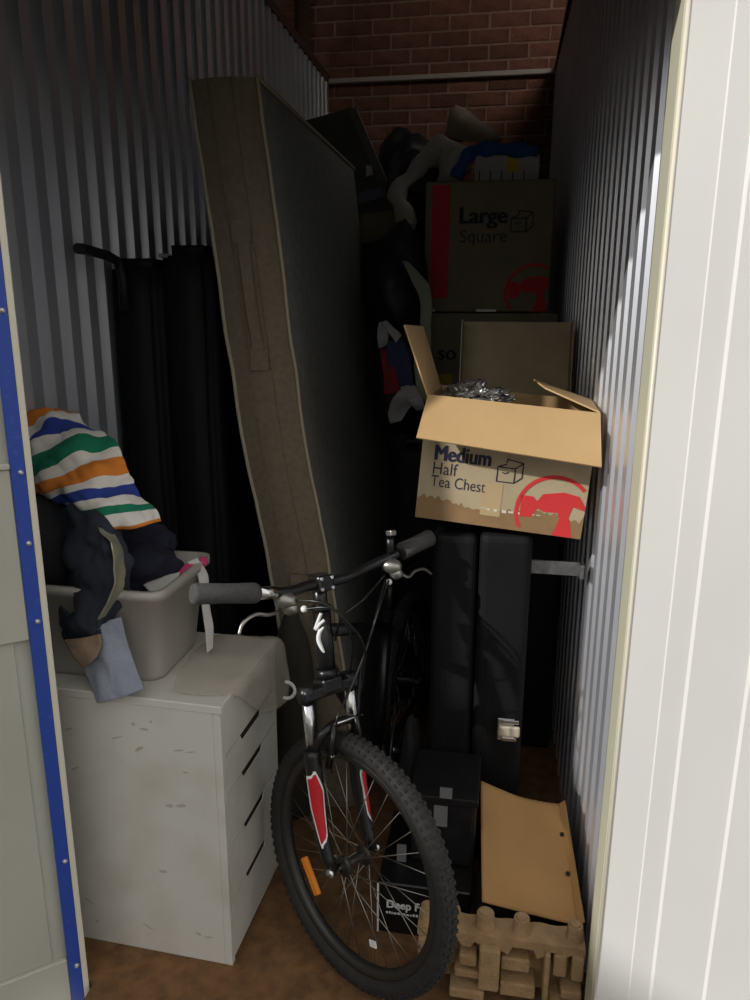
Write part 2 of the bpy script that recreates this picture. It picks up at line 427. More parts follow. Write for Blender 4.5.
MB().tube([(-1.112, 1.885, 1.708), (-1.112, 1.92, 1.709), (-1.105, 2.02, 1.700), (-1.10, 2.07, 1.688), (-1.098, 2.085, 1.64), (-1.098, 2.085, 1.55)], .014, 12).build('handle', black_plastic, pd)
MB().box((-1.0, 2.12, 1.70), (-.96, 2.17, 1.712), bev=.003).build('hinge', grey_metal, pd)

# ------------------------------------------------------------------ drawer unit
ca, sa = math.cos(-.041), math.sin(-.041)
CM = frame((-.583, 1.408, 0), (ca, sa, 0), (-sa, ca, 0), (0, 0, 1))    # x: out of drawer face, y: along the face, z up
ch = thing('drawer_unit', (-.87, 1.6, 0), 'scuffed white drawer unit on the floor beside the bicycle', 'drawers')
MB().box((-.58, 0, .0), (-.022, .018, .682), CM, .0015, 1).box((-.58, .342, 0), (-.022, .36, .682), CM, .0015, 1).box((-.58, .018, 0), (-.562, .342, .682), CM).box((-.56, .018, .0), (-.03, .342, .03), CM).build('carcass', white_mel, ch)
MB().box((-.582, -.002, .682), (.0, .362, .702), CM, .002, 1).build('top_panel', white_mel, ch)
MB().box((-.06, .0185, .031), (-.04, .3415, .681), CM).build('recess_shade_panel', shade_in, ch)  # black panel added so the notches look shaded inside
MB().box((-.0219, .0, .0), (-.004, .018, .6815), CM, .0015, 1).build('front_post', white_mel, ch)
MB().box((-.0219, .342, .0), (-.004, .36, .6815), CM, .0015, 1).build('front_post', white_mel, ch)
zs = [.680, .566, .465, .32, .175, .012]
for i in range(5):
    zt, zb = zs[i]-.002, zs[i+1]+.002
    poly = [(.019, zb), (.341, zb), (.341, zt)] + ([(.245, zt), (.235, zt-.017), (.118, zt-.017), (.108, zt)] if i else []) + [(.019, zt)]
    d = MB().prism(poly, .018, CM @ frame((-.0218, 0, 0), (0, 1, 0), (0, 0, 1), (1, 0, 0))).build('drawer', white_mel, ch)
    if i: MB().box((-.0215, .1085, zt-.0165), (-.0062, .2445, zt-.0005), CM).build('slot_shade', shade_in, d)  # dark block filling the notch, its shade put in as black
random.seed(3)
for k in range(22):                          # scuffs with shapes of their own on the side panel
    x, z = random.uniform(-.5, -.03), random.choice([random.uniform(.03, .08), random.uniform(.1, .66), random.uniform(.5, .66)])
    mb = MB(); L, Wd = random.uniform(.003, .014), random.uniform(.001, .0035)
    pts = [(L*math.cos(a)*(1+.4*random.random()), Wd*math.sin(a)*(1+.6*random.random())) for a in [2*PI*q/9 for q in range(9)]]
    mb.prism(pts, .0004, CM @ Matrix.Translation((x, -.0004 if True else 0, z)) @ Matrix.Rotation(PI/2, 4, 'X') @ rotz(random.uniform(-.6, .6)))
    mb.build('scuff_mark', smudge, ch)
# clear film over its far top corner
zt = .7065
V3 = Vector
fl = sheet('plastic_film', [[CM @ V3((-.13, .03, zt)), CM @ V3((-.16, .12, zt+.004)), CM @ V3((-.17, .25, zt+.006)), CM @ V3((-.16, .34, zt))],
    [CM @ V3((-.06, .03, zt+.001)), CM @ V3((-.06, .13, zt+.006)), CM @ V3((-.06, .25, zt+.008)), CM @ V3((-.06, .355, zt+.004))],
    [CM @ V3((.008, .06, .700)), CM @ V3((.010, .15, .703)), CM @ V3((.014, .25, .706)), CM @ V3((.016, .36, .700))],
    [CM @ V3((.014, .13, .64)), CM @ V3((.016, .20, .63)), CM @ V3((.022, .28, .61)), CM @ V3((.03, .37, .61))],
    [CM @ V3((.012, .21, .57)), CM @ V3((.014, .25, .55)), CM @ V3((.02, .31, .53)), CM @ V3((.028, .375, .52))]], film_m, None, 26, 30, .0008, .004, 16, 3)
tag(fl, 'clear plastic film draped over the far corner of the white drawer unit', 'plastic film')
lc = [at(286, 690, 1.72) + Vector((.024*math.sin(a), .0, .024*math.cos(a))) for a in [PI*k/14*1.15-.1 for k in range(15)]]
tag(MB().tube(lc, .0045, 8).build('cord_loop', white_paint), 'white cord loop sticking out beside the white drawer unit', 'cord')

# ------------------------------------------------------------------ storage tub with things in it
tb = thing('storage_tub', (-.9, 1.61, .702), 'cloudy clear plastic tub full of clothes on the white drawer unit', 'tub')
def tubshell(mb, x0, x1, y0, y1, z0, z1, tap, rad, t):
    def ring(z, ins, n=6):
        out = []
        for cx, cy, a0 in ((x1-ins-rad, y1-ins-rad, 0), (x0+ins+rad, y1-ins-rad, PI/2), (x0+ins+rad, y0+ins+rad, PI), (x1-ins-rad, y0+ins+rad, 1.5*PI)):
            for k in range(n+1): a = a0+PI/2*k/n; out.append((cx+rad*math.cos(a), cy+rad*math.sin(a), z))
        return out
    prof = [(z0, tap), (z0+.012, tap-.004), (z1-.02, .0), (z1-.02, -.012), (z1, -.012), (z1, .003), (z0+.01, tap+.003)]
    R = [[mb.bm.verts.new(p) for p in ring(z, i)] for z, i in prof]
    for A, B in zip(R, R[1:]):
        n = len(A)
        for k in range(n): f = mb.bm.faces.new((A[k], A[(k+1) % n], B[(k+1) % n], B[k])); f.smooth = True
    mb.bm.faces.new(R[0][::-1]); mb.bm.faces.new(R[-1])
mb = MB(); tubshell(mb, -1.13, -.738, 1.46, 1.745, .7035, .940, .028, .035, .003); mb.build('body', tub_m, tb)
# cloth inside, one lump per garment
def lump(name, c, rad, m, label, cat, seed=1, amp=.25, fr=3., sub=4, flat=None, rz=0., group=None):
    o = MB().ico(c, rad, sub, amp, fr, seed, flat, rotz(rz) if rz else None).build(name, m)
    return tag(o, label, cat, group)
pinkc = mat('pink_cloth', lin(206, 60, 116), .9); coral = mat('coral_cloth', lin(196, 120, 112), .9)
whitec = mat('white_cloth', lin(214, 212, 208), .9, 0, lin(196, 194, 190), 30)
navyc = mat('navy_cloth', lin(26, 28, 44), .95, 0, lin(34, 36, 54), 20)
lump('folded_garment', (-.90, 1.60, .80), (.135, .10, .085), coral, 'faded coral garment showing through the side of the plastic tub', 'clothing', 4, .1)
lump('folded_garment', (-.93, 1.63, .94), (.145, .085, .07), navyc, 'dark navy clothing heaped in the top of the plastic tub', 'clothing', 9, .22)
sh = sheet('pink_strap', [[at(163, 576, 1.63), at(182, 566, 1.65), at(207, 556, 1.70)], [at(165, 585, 1.61), at(184, 574, 1.635), at(208, 563, 1.685)]], pinkc, None, 16, 8, .004, .004, 30, 2)
tag(sh, 'bright pink fabric strap along the rim of the plastic tub', 'strap')
sh = sheet('paper_slip', [[at(143, 585, 1.58), at(160, 577, 1.60), at(180, 572, 1.62)], [at(150, 592, 1.56), at(166, 587, 1.57), at(178, 578, 1.60)]], whitec, None, 12, 8, .002, .002, 30, 5)
tag(sh, 'crumpled white slip lying on the front rim of the plastic tub', 'paper')
sh = sheet('white_ribbon', [[at(187, 562, 1.66), at(197, 558, 1.67)], [at(198, 577, 1.66), at(208, 575, 1.68)], [at(201, 600, 1.645), at(209, 598, 1.665)], [at(205, 630, 1.63), at(213, 628, 1.65)], [at(207, 653, 1.60), at(213, 648, 1.62)]], whitec, None, 6, 26, .003, .002, 20, 6)
tag(sh, 'white ribbon hanging down the right side of the plastic tub', 'ribbon')

# ------------------------------------------------------------------ clothes pile over the tub
stripe = bpy.data.materials.new('striped_towelling'); stripe.use_nodes = True
nt = stripe.node_tree; b = nt.nodes['Principled BSDF']; b.inputs['Roughness'].default_value = .95
uvn = nt.nodes.new('ShaderNodeUVMap'); sp = nt.nodes.new('ShaderNodeSeparateXYZ'); rp = nt.nodes.new('ShaderNodeValToRGB')
nt.links.new(uvn.outputs[0], sp.inputs[0]); nt.links.new(sp.outputs[1], rp.inputs[0]); nt.links.new(rp.outputs[0], b.inputs['Base Color'])
rp.color_ramp.interpolation = 'CONSTANT'
OR, BL, GR, WH = lin(222, 132, 48), lin(44, 66, 150), lin(22, 122, 92), lin(226, 222, 214)
seq = [(0, OR), (.13, WH), (.205, BL), (.30, WH), (.365, GR), (.475, WH), (.535, OR), (.63, WH), (.69, BL), (.77, WH), (.84, GR), (.895, WH), (.965, OR)]
el = rp.color_ramp.elements
el[0].position = 0; el[0].color = OR; el[1].position = .999; el[1].color = WH
for p, c_ in seq[1:]: e = el.new(p); e.color = c_
tw = sheet('striped_towel', [
    [at(10, 430, 1.74), at(34, 414, 1.73), at(52, 408, 1.73), at(72, 412, 1.75)],
    [at(12, 440, 1.68), at(36, 423, 1.68), at(54, 414, 1.69), at(80, 418, 1.71)],
    [at(14, 455, 1.62), at(37, 439, 1.62), at(62, 427, 1.63), at(98, 430, 1.67)],
    [at(18, 480, 1.58), at(40, 465, 1.57), at(70, 447, 1.58), at(115, 442, 1.63)],
    [at(30, 490, 1.57), at(56, 482, 1.53), at(86, 468, 1.54), at(125, 462, 1.60)],
    [at(52, 500, 1.56), at(76, 494, 1.51), at(106, 489, 1.52), at(136, 487, 1.58)],
    [at(74, 508, 1.54), at(90, 511, 1.50), at(120, 506, 1.50), at(152, 504, 1.57)],
    [at(84, 518, 1.54), at(100, 527, 1.50), at(128, 529, 1.50), at(161, 521, 1.56)]], stripe, None, 44, 60, .005, .014, 19, 11)
tag(tw, 'white towel with orange, blue and green stripes on top of the clothes heap', 'towel')
denim = mat('dark_denim', lin(48, 54, 66), .95, 0, lin(36, 40, 50), 12, 5, .2, 200)
denim_fade = mat('faded_denim', lin(150, 146, 118), .95, 0, lin(110, 112, 104), 8, 4)
greyblue = mat('grey_blue_cloth', lin(150, 156, 170), .95, 0, lin(134, 140, 156), 14, 4, .2, 120)
tan_cloth = mat('tan_cloth', lin(152, 132, 112), .95, 0, lin(120, 98, 80), 14)
lump('dark_jacket', at(62, 545, 1.62), (.10, .12, .15), black_cloth, 'black jacket bundled under the striped towel', 'jacket', 21, .3, 3)
lump('dark_shirt', at(140, 545, 1.70), (.085, .07, .06), navyc, 'dark shirt behind the jeans at the back of the tub', 'shirt', 23, .25, 3)
jn = thing('jeans', tuple(at(95, 640, 1.52)), 'dark jeans with a faded pale patch hanging in front of the tub', 'jeans')
sheet('leg', [[at(58, 505, 1.58), at(76, 500, 1.53), at(100, 512, 1.50), at(118, 520, 1.56)],
    [at(54, 545, 1.56), at(78, 540, 1.47), at(106, 545, 1.44), at(127, 552, 1.53)],
    [at(56, 580, 1.54), at(80, 578, 1.47), at(106, 582, 1.43), at(130, 580, 1.51)],
    [at(58, 612, 1.50), at(78, 612, 1.44), at(102, 612, 1.42), at(122, 604, 1.47)],
    [at(66, 642, 1.46), at(80, 645, 1.43), at(98, 640, 1.42), at(110, 628, 1.45)]], denim, jn, 34, 40, .01, .022, 15, 12)
sheet('faded_patch', [[at(100, 526, 1.462), at(113, 532, 1.49)], [at(112, 550, 1.417), at(124, 555, 1.46)], [at(116, 575, 1.405), at(127, 578, 1.45)], [at(110, 598, 1.40), at(121, 596, 1.435)], [at(100, 622, 1.40), at(108, 618, 1.42)]], denim_fade, jn, 12, 30, .003, .008, 15, 12)['label'] = 'pale faded denim'
sheet('waistband', [[at(58, 600, 1.47), at(75, 622, 1.45), at(98, 630, 1.44), at(112, 615, 1.44)], [at(60, 625, 1.47), at(72, 640, 1.45), at(98, 645, 1.43), at(114, 628, 1.44)]], denim, jn, 18, 8, .006, .004, 20, 5)
sh = sheet('grey_trouser_leg', [[at(92, 632, 1.435), at(106, 622, 1.43), at(121, 617, 1.44)], [at(82, 655, 1.432), at(102, 650, 1.415), at(127, 642, 1.43)], [at(88, 678, 1.425), at(110, 674, 1.40), at(135, 665, 1.42)], [at(97, 703, 1.40), at(120, 698, 1.385), at(144, 689, 1.40)]], greyblue, None, 26, 30, .006, .007, 20, 8)
tag(sh, 'grey-blue trouser leg hanging over the front edge of the drawer unit', 'trousers')
sh = sheet('tan_sock', [[at(64, 640, 1.42), at(82, 638, 1.41), at(100, 634, 1.41)], [at(72, 652, 1.41), at(86, 649, 1.40), at(101, 644, 1.40)], [at(84, 667, 1.41), at(92, 662, 1.40), at(99, 654, 1.40)]], tan_cloth, None, 14, 14, .008, .004, 24, 9)
tag(sh, 'tan sock tucked between the jeans and the grey trouser leg', 'sock')
lump('brown_bag', at(54, 600, 1.58), (.05, .06, .08), mat('brown_leather', lin(60, 50, 40), .6), 'dark brown bag squeezed beside the jeans at the door edge', 'bag', 31, .2)

# ------------------------------------------------------------------ bicycle
hdir = Vector((-.812, .583, 0)).normalized(); n0 = Vector((.583, .812, 0)).normalized(); lean = .091
Uw = Vector((0, 0, 1))*math.cos(lean) + n0*math.sin(lean); Nw = n0*math.cos(lean) - Vector((0, 0, 1))*math.sin(lean); Fw = -hdir
WC = Vector((-.294, 1.457, .3055)); WR = .3055
bk = thing('bicycle', (-.31, 1.9, 0), 'black mountain bike with red and white fork standing in the aisle', 'bicycle')
def wheel(name, M, ref):
    """front or rear wheel about local X"""
    wq = MB()
    # tyre: torus with side and centre knobs
    r0, tr_ = WR-.026, .024
    prof = [(r0+tr_*math.cos(a)*.92, tr_*math.sin(a)) for a in [2*PI*k/14 for k in range(14)]]
    wq.lathe(prof, None, 72, True)
    for i in range(90):
        a = 2*PI*i/90
        for xo, dw, ra in ((0, .007, .0), (.013, .0045, .004), (-.013, .0045, .004), (.0205, .003, .0125), (-.0205, .003, .0125)):
            aa = a + (PI/90 if xo else 0); rr = WR-.0045-ra
            wq.box((xo-dw*.85, -.0042, rr-.004), (xo+dw*.85, .0042, rr+.0032), Matrix.Rotation(-aa, 4, 'X'))
    for v in wq.bm.verts: v.co = M @ v.co
    ty = wq.build('tyre', rubber, None)
    root = ty
    return root
def build_wheel(M, nm, refl):
    # the rim carries the rest as its sub-parts
    pr_ = [(WR-.042, -.012), (WR-.049, -.014), (WR-.062, -.011), (WR-.067, 0), (WR-.062, .011), (WR-.049, .014), (WR-.042, .012)]
    rim = MB().lathe(pr_, M, 72, True).build(nm, rim_m, bk)
    ty = wheel('tyre', M, refl); ty.parent = rim
    MB().lathe([(.0105, -.045), (.0105, .045)], M, 20).lathe([(.0, -.034), (.024, -.034), (.024, -.030), (.0, -.030)], M, 20).lathe([(.0, .030), (.024, .030), (.024, .034), (0, .034)], M, 20).tube([M @ Vector((-.062, 0, 0)), M @ Vector((.062, 0, 0))], .005, 10).build('hub', rim_m, rim)
    k = 0
    for i in range(32):
        a = 2*PI*i/32; side = -1 if i % 2 else 1; ha = a + (.62 if (i//2) % 2 else -.62)
        p0 = M @ Vector((side*.032, .022*math.cos(ha), .022*math.sin(ha))); p1 = M @ Vector((0, (WR-.063)*math.cos(a), (WR-.063)*math.sin(a)))
        MB().tube([p0, p1], .0011, 5).build('spoke', alloy, rim)
    MB().tube([M @ Vector((0, (WR-.067)*math.cos(2.05), (WR-.067)*math.sin(2.05))), M @ Vector((0, (WR-.103)*math.cos(2.05), (WR-.103)*math.sin(2.05)))], .003, 8).build('valve', rubber, rim)
    return rim
Mf = frame(WC, Nw, Fw, Uw)                 # x axle, y forward, z up in the wheel plane
fw_ = build_wheel(Mf, 'front_wheel', True)
# orange wheel reflector and a white tag on the spokes (near side of the wheel)
def on_wheel(px, py, off):                 # a point of the wheel plane under a photo sight line
    d = _fw + _rt*((px-375)/FPX) + _up*((500-py)/FPX); p0 = WC + Nw*off
    return _o + d*((p0-_o).dot(Nw)/d.dot(Nw))
A, B = on_wheel(304, 857, -.02), on_wheel(318, 895, -.02)
ax = (B-A).normalized(); side = Nw.cross(ax)
MB().box((0, -.010, -.006), ((B-A).length, .010, .006), frame(A, ax, side, Nw), .003, 2).build('reflector', orange_m, fw_)['label'] = 'orange spoke reflector'
A = on_wheel(373, 944, -.012)
MB().box((-.011, -.008, -.002), (.011, .008, .002), frame(A, (Fw*.9+Uw*.3), (Uw*.9-Fw*.3), Nw), .001, 1).build('spoke_tag', white_paint, fw_)['label'] = 'small white tag on the spokes'

ha = math.radians(13); Ax = Uw*math.cos(ha) - Fw*math.sin(ha); Fp = (Fw*math.cos(ha)+Uw*math.sin(ha)).normalized()
AO = WC - Fp*.035
def ax_pt(s, n=0., f=0.): return AO + Ax*s + Nw*n + Fp*f
fk = None
mb = MB()
mb.box((-.030, -.022, .395), (.030, .022, .43), frame(AO, Nw, Fp, Ax), .006)
mb.box((-.084, -.02, .388), (.084, .02, .418), frame(AO, Nw, Fp, Ax), .008)
fk = mb.build('fork', bike_black, bk)
for s_ in (-1, 1):
    MB().tube([ax_pt(.262, .066*s_), ax_pt(.41, .066*s_)], .0135, 14).build('stanchion', chrome, fk)
    MB().tube([ax_pt(.385, .066*s_), ax_pt(.425, .066*s_)], .02, 14).build('crown_clamp', bike_black, fk)
    MB().tube([WC+Nw*.062*s_-Fp*.0, ax_pt(.03, .066*s_, .022), ax_pt(.07, .066*s_, .010), ax_pt(.15, .066*s_, .002), ax_pt(.262, .066*s_), ax_pt(.275, .066*s_)], [.012, .015, .0165, .0185, .02, .019], 16).build('lower_leg', bike_black, fk)
    # decal: red blade in a white outline, wrapped flat on the camera side of the leg
    Mdec = frame(ax_pt(0, .066*s_) - (Nw*.45-Fp*.0)*.0 , Fp, Ax, Nw)
    for m_, z_, sh_ in ((white_paint, .0205, 0.), (red_m, .0212, .0035)):
        poly = [(-.004+sh_*.3, .055+sh_*3), (.010-sh_*.6, .075+sh_*2), (.0145-sh_, .185-sh_), (.002, .235-sh_*2.2), (-.0145+sh_, .222-sh_*1.5), (-.0125+sh_, .15)]
        mbd = MB()
        # wrap onto the leg cylinder
        rows = []
        import_n = 14
        def span(t):
            ys = .057+sh_*3 + (.233-sh_*2.2-.057-sh_*3)*t
            lo, hi = 1e9, -1e9
            for i in range(len(poly)):
                (x1, y1), (x2, y2) = poly[i], poly[(i+1) % len(poly)]
                if (y1-ys)*(y2-ys) <= 0 and y1 != y2:
                    x = x1+(x2-x1)*(ys-y1)/(y2-y1); lo = min(lo, x); hi = max(hi, x)
            return ys, lo, hi
        for k in range(15):
            ys, lo, hi = span(k/14); row = []
            for q in range(7):
                x = lo+(hi-lo)*q/6; th = x*1.6/.0195
                K = ((.03, .022, .015), (.07, .010, .0165), (.15, .002, .0185), (.262, 0, .02), (.3, 0, .02))
                for q0, q1 in zip(K, K[1:]):
                    if q0[0] <= ys <= q1[0]: tq = (ys-q0[0])/(q1[0]-q0[0]); fo = q0[1]+(q1[1]-q0[1])*tq; rad_ = q0[2]+(q1[2]-q0[2])*tq + (z_-.0198)
                row.append(ax_pt(ys, .066*s_, fo) + (Nw*.65*s_+Fp*.76)*math.cos(th)*rad_ + (Fp*.65-Nw*.76*s_)*math.sin(th)*rad_)
            rows.append(row)
        mbd.grid(rows).build('decal', m_, fk)['label'] = 'white decal outline' if m_ is white_paint else 'red fork decal'
    MB().lathe([(.0, -.004), (.011, -.004), (.011, .004), (0, .004)], Matrix.Translation(Nw*.074*s_) @ Mf, 12).build('axle_nut', chrome, fk)
# brace arch over the tyre and V-brake
MB().tube(spline([ax_pt(.265, -.062, .0), ax_pt(.315, -.05, .028), ax_pt(.33, 0, .035), ax_pt(.315, .05, .028), ax_pt(.265, .062, 0)], 18), .0105, 10).build('fork_brace', bike_black, fk)
br = MB().tube([ax_pt(.235, -.045, .03), ax_pt(.29, -.042, .046), ax_pt(.335, -.034, .05)], [.009, .007, .006], 8).tube([ax_pt(.235, .045, .03), ax_pt(.29, .042, .046), ax_pt(.335, .034, .05)], [.009, .007, .006], 8).build('brake', bike_black, bk)
MB().tube([ax_pt(.335, -.036, .052), ax_pt(.335, .05, .055)], .003, 8).build('brake_link', chrome, br)
for s_ in (-1, 1):
    MB().tube([ax_pt(.262, .048*s_, .04), ax_pt(.262, .030*s_, .04)], .006, 10).build('pad_bolt', chrome, br)
    MB().box((-.006, -.024, -.005), (.006, .024, .005), frame(ax_pt(.258, .022*s_, .02), Nw, Fp, Ax), .002).build('brake_pad', rubber, br)
# head, stem, handlebar
hd = MB().tube([ax_pt(.432), ax_pt(.59)], .022, 16).tube([ax_pt(.43), ax_pt(.45)], .026, 16).tube([ax_pt(.588), ax_pt(.600)], .025, 16).build('head_tube', bike_black, bk)
# white zigzag head badge on the camera side of the tube
def on_head(x, s, r=.0228): 
    th = x/.022; dirc = -(Nw*.86) + Fp*.45; dirc.normalize(); sd = Ax.cross(dirc)
    return ax_pt(s) + dirc*math.cos(th)*r + sd*math.sin(th)*r
S1 = spline([on_head(.008, .585), on_head(-.002, .565), on_head(-.011, .547), on_head(.003, .560), on_head(.014, .568)], 16)
S2 = spline([on_head(.011, .552), on_head(.0, .540), on_head(-.004, .522), on_head(.002, .503), on_head(.007, .492)], 16)
MB().tube(S1, .0042, 6).tube(S2, [.002+.004*math.sin(PI*k/15) for k in range(16)], 6).build('head_badge', white_paint, hd)['label'] = 'white zigzag badge'
st = MB().tube([ax_pt(.562), ax_pt(.66)], .017, 14).tube([ax_pt(.635), ax_pt(.675)], .0215, 16).build('stem', bike_black, bk)
BC = at(322, 583, 1.585)
MB().tube([ax_pt(.645), ax_pt(.648).lerp(BC, .6), BC], [.018, .017, .02], 12).build('stem_arm', bike_black, st)
MB().box((-.024, -.022, -.019), (.024, .018, .019), frame(BC, Nw, Fp, Ax), .006).build('bar_clamp', bike_black, st)
for a_, b_ in ((-.016, .012), (.016, .012), (-.016, -.012), (.016, -.012)):
    MB().tube([BC+Nw*a_+Ax*b_+Fp*.014, BC+Nw*a_+Ax*b_+Fp*.0205], .0042, 8).build('clamp_bolt', chrome, st)
Lend, Rend = at(192, 594, 1.335), at(431, 537, 1.86)
LG, RG = at(258, 593, 1.43), at(398, 553, 1.775)
bar = MB().tube(spline([LG, at(288, 592, 1.49), at(307, 586, 1.545), BC, at(345, 578, 1.635), at(366, 568, 1.70), RG], 50), .0125, 14).build('handlebar', bike_black, bk)
MB().tube([Lend, Lend.lerp(LG, .05), Lend.lerp(LG, .5), Lend.lerp(LG, .94), LG], [.019, .0225, .021, .0225, .019], 18).build('grip', grip_m, bar)['label'] = 'grey rubber grip'
MB().tube([Rend, Rend.lerp(RG, .05), Rend.lerp(RG, .5), Rend.lerp(RG, .9), RG.lerp(Rend, .1)], [.019, .0225, .021, .0225, .019], 18).build('grip', grip_m, bar)['label'] = 'grey rubber grip'
MB().tube([LG, LG.lerp(at(288, 592, 1.49), .55)], .0145, 14).build('bar_collar', chrome, bar)
def lever(c0, pts, body, nm):
    lv = MB().ico(c0, (.026, .022, .018), 3, .12, 2, 3).ico(c0+Vector((.01, 0, -.018)), (.018, .016, .016), 3, .1, 2, 5).build('brake_lever', alloy, bk)
    MB().tube(spline(pts, 18), [.0045]*14+[.004, .0038, .0036, .0042], 8).build('lever_blade', alloy, lv)
    MB().ico(body, (.008, .008, .008), 2).build('lever_bolt', white_paint, lv)
    return lv
lever(at(286, 600, 1.475), [at(278, 612, 1.47), at(268, 615, 1.44), at(258, 614, 1.42), at(249, 618, 1.40), at(242, 625, 1.385), at(239, 635, 1.375)], at(304, 609, 1.47), 'l')
lever(at(392, 566, 1.74), [at(398, 572, 1.75), at(408, 577, 1.77), at(415, 571, 1.80), at(424, 569, 1.83), at(431, 574, 1.85)], at(389, 582, 1.72), 'r')
MB().tube([at(390, 538, 1.752), at(391, 556, 1.76)], .010, 10).build('shifter_body', bike_black, bar)
MB().box((-.010, -.010, -.007), (.010, .010, .007), frame(at(391, 533, 1.75), Nw, Fp, Ax), .003).build('shifter', alloy, bar)
for pts in ([at(296, 600, 1.47), at(325, 604, 1.45), at(350, 625, 1.47), at(365, 650, 1.53), at(362, 690, 1.60)],
            [at(305, 609, 1.47), at(335, 610, 1.46), at(352, 640, 1.50), at(350, 672, 1.60)],
            [at(389, 580, 1.72), at(380, 605, 1.62), at(366, 650, 1.56), at(350, 690, 1.50), at(338, 715, 1.44), at(336, 730, 1.435)],
            [at(385, 575, 1.72), at(365, 598, 1.60), at(342, 618, 1.56), at(335, 640, 1.62)],
            [at(386, 578, 1.72), at(372, 630, 1.58), at(362, 665, 1.58), at(358, 720, 1.56)]):
    MB().tube(spline(pts, 26), .0028, 6).build('cable', bike_black, bk)
# frame running back into the unit
RH = Vector((-.29, 2.36, .305)); BBk = Vector((-.325, 1.98, .27)); ST = Vector((-.318, 2.12, .66))
hU, hL = ax_pt(.54), ax_pt(.46)
fr = MB().tube([hU, ST+Vector((0, -.01, -.05))], .0165, 14).tube([hL, BBk], .02, 14).tube([BBk, ST], .0165, 14).tube([BBk+Vector((-.04, 0, 0)), BBk+Vector((.04, 0, 0))], .024, 14).build('frame', bike_black, bk)
for s_ in (-1, 1):
    MB().tube([BBk+Vector((.03*s_, 0, 0)), BBk.lerp(RH, .35)+Vector((.045*s_, 0, 0)), RH+Vector((.064*s_, 0, 0))], .009, 10).build('chainstay', bike_black, fr)
    MB().tube([ST+Vector((.02*s_, 0, -.06)), ST.lerp(RH, .4)+Vector((.045*s_, 0, -.02)), RH+Vector((.064*s_, 0, 0))], .008, 10).build('seatstay', bike_black, fr)
    c0 = BBk+Vector((.055*s_, 0, 0)); c1 = c0+Vector((.012*s_, .13*s_, -.08*s_))
    cr_ = MB().tube([c0-Vector((.02*s_, 0, 0)), c0, c1], .009, 10).build('crank', alloy, bk)
    MB().box((min(0, .075*s_), -.03, -.008), (max(0, .075*s_), .03, .008), Matrix.Translation(c1+Vector((.012*s_, 0, 0))), .003).build('pedal', rubber, cr_)
MB().lathe([(.03, -.002), (.075, -.002), (.075, .002), (.03, .002)], Matrix.Translation(BBk+Vector((.048, 0, 0))), 32, True).build('chainring', rim_m, bk)
sp_ = MB().tube([ST, ST+Vector((.004, .05, .11))], .0135, 12).build('seatpost', bike_black, bk)
sd_ = MB(); SC = ST+Vector((.004, .05, .125))
rows = []
for k in range(13):
    t = k/12; wd = .02+.055*max(0, (t-.35)/.65)**.8; y = -.13+.26*t
    rows.append([SC+Vector((wd*math.cos(a), y, .022*math.sin(a)+.012*t*t)) for a in [PI*q/10 for q in range(11)]] + [SC+Vector((wd*.9*math.cos(a), y, -.012)) for a in (PI, PI*.5, 0)] )
sd_.grid(rows).build('saddle', black_vinyl, bk)
Rdir = (RH-Vector((hU.x, hU.y, .305))).normalized(); Rdir.z = 0
build_wheel(frame(RH, Vector((0, 0, 1)).cross(Rdir)*-1, -Rdir, (0, 0, 1)), 'rear_wheel', False)

# ------------------------------------------------------------------ tall black cases under the printed carton
def case(x0, x1, y0, y1, z1, label, seed):
    t = thing('hard_case', ((x0+x1)/2, (y0+y1)/2, 0), label, 'case', 'black upright cases')
    xm = (x0+x1)/2
    MB().box((x0, y0, .0), (x1, y1, z1), None, .022, 4).build('shell', black_vinyl, t)
    MB().box((x0-.0015+.03, y0-.0015, z1*.5-.18), (x0+.045, y0+.01, z1*.5+.18), None, .001, 1).build('valance', black_vinyl, t)
    return t
c1 = case(-.166, -.046, 1.885, 2.43, .985, 'worn black upright case left of its twin under the printed carton', 1)
c2 = case(-.042, .094, 1.875, 2.42, .995, 'black upright case with a metal latch under the printed carton', 2)
M_ = Matrix.Translation(at(508, 729, 1.868))
lt = MB().box((-.030, -.006, -.034), (.016, .004, .034), M_, .003).build('latch', chrome, c2)
MB().box((-.026, -.014, -.017), (.032, -.006, .015), M_, .005).build('latch_tongue', mat('latch_cream', lin(206, 196, 176), .35, .3), lt)
MB().box((-.016, -.009, .020), (.028, -.006, .032), M_, .002).build('latch_claw', chrome, lt)
MB().box((-.016, -.009, -.033), (.024, -.006, -.022), M_, .002).build('latch_claw', chrome, lt)
a_ = at(534, 559, 1.93)
MB().box((.090, 1.925, .876), (.228, 1.932, .914), None, .0015, 1).box((.218, 1.90, .876), (.230, 1.932, .914), None, .0015, 1).build('strap_bracket', grey_metal, c2)['label'] = 'grey metal strap bracket reaching to the wall'
# soft bag between bicycle and cases
lump('duffel_bag', (-.218, 1.955, .19), (.036, .08, .20), black_cloth, 'soft black duffel bag on the floor left of the upright cases', 'bag', 41, .16, 2.5, 4, .18)
lump('olive_lump', (-.585, 1.972, .335), (.072, .05, .345), mat('dark_olive', lin(52, 50, 42), .95, 0, lin(46, 44, 37), 12), 'dark olive lump standing against the foot of the mattress', 'bag', 44, .10, 2.5, 4, .33)  # dark olive rounded shape in front of the mattress, below the handlebar
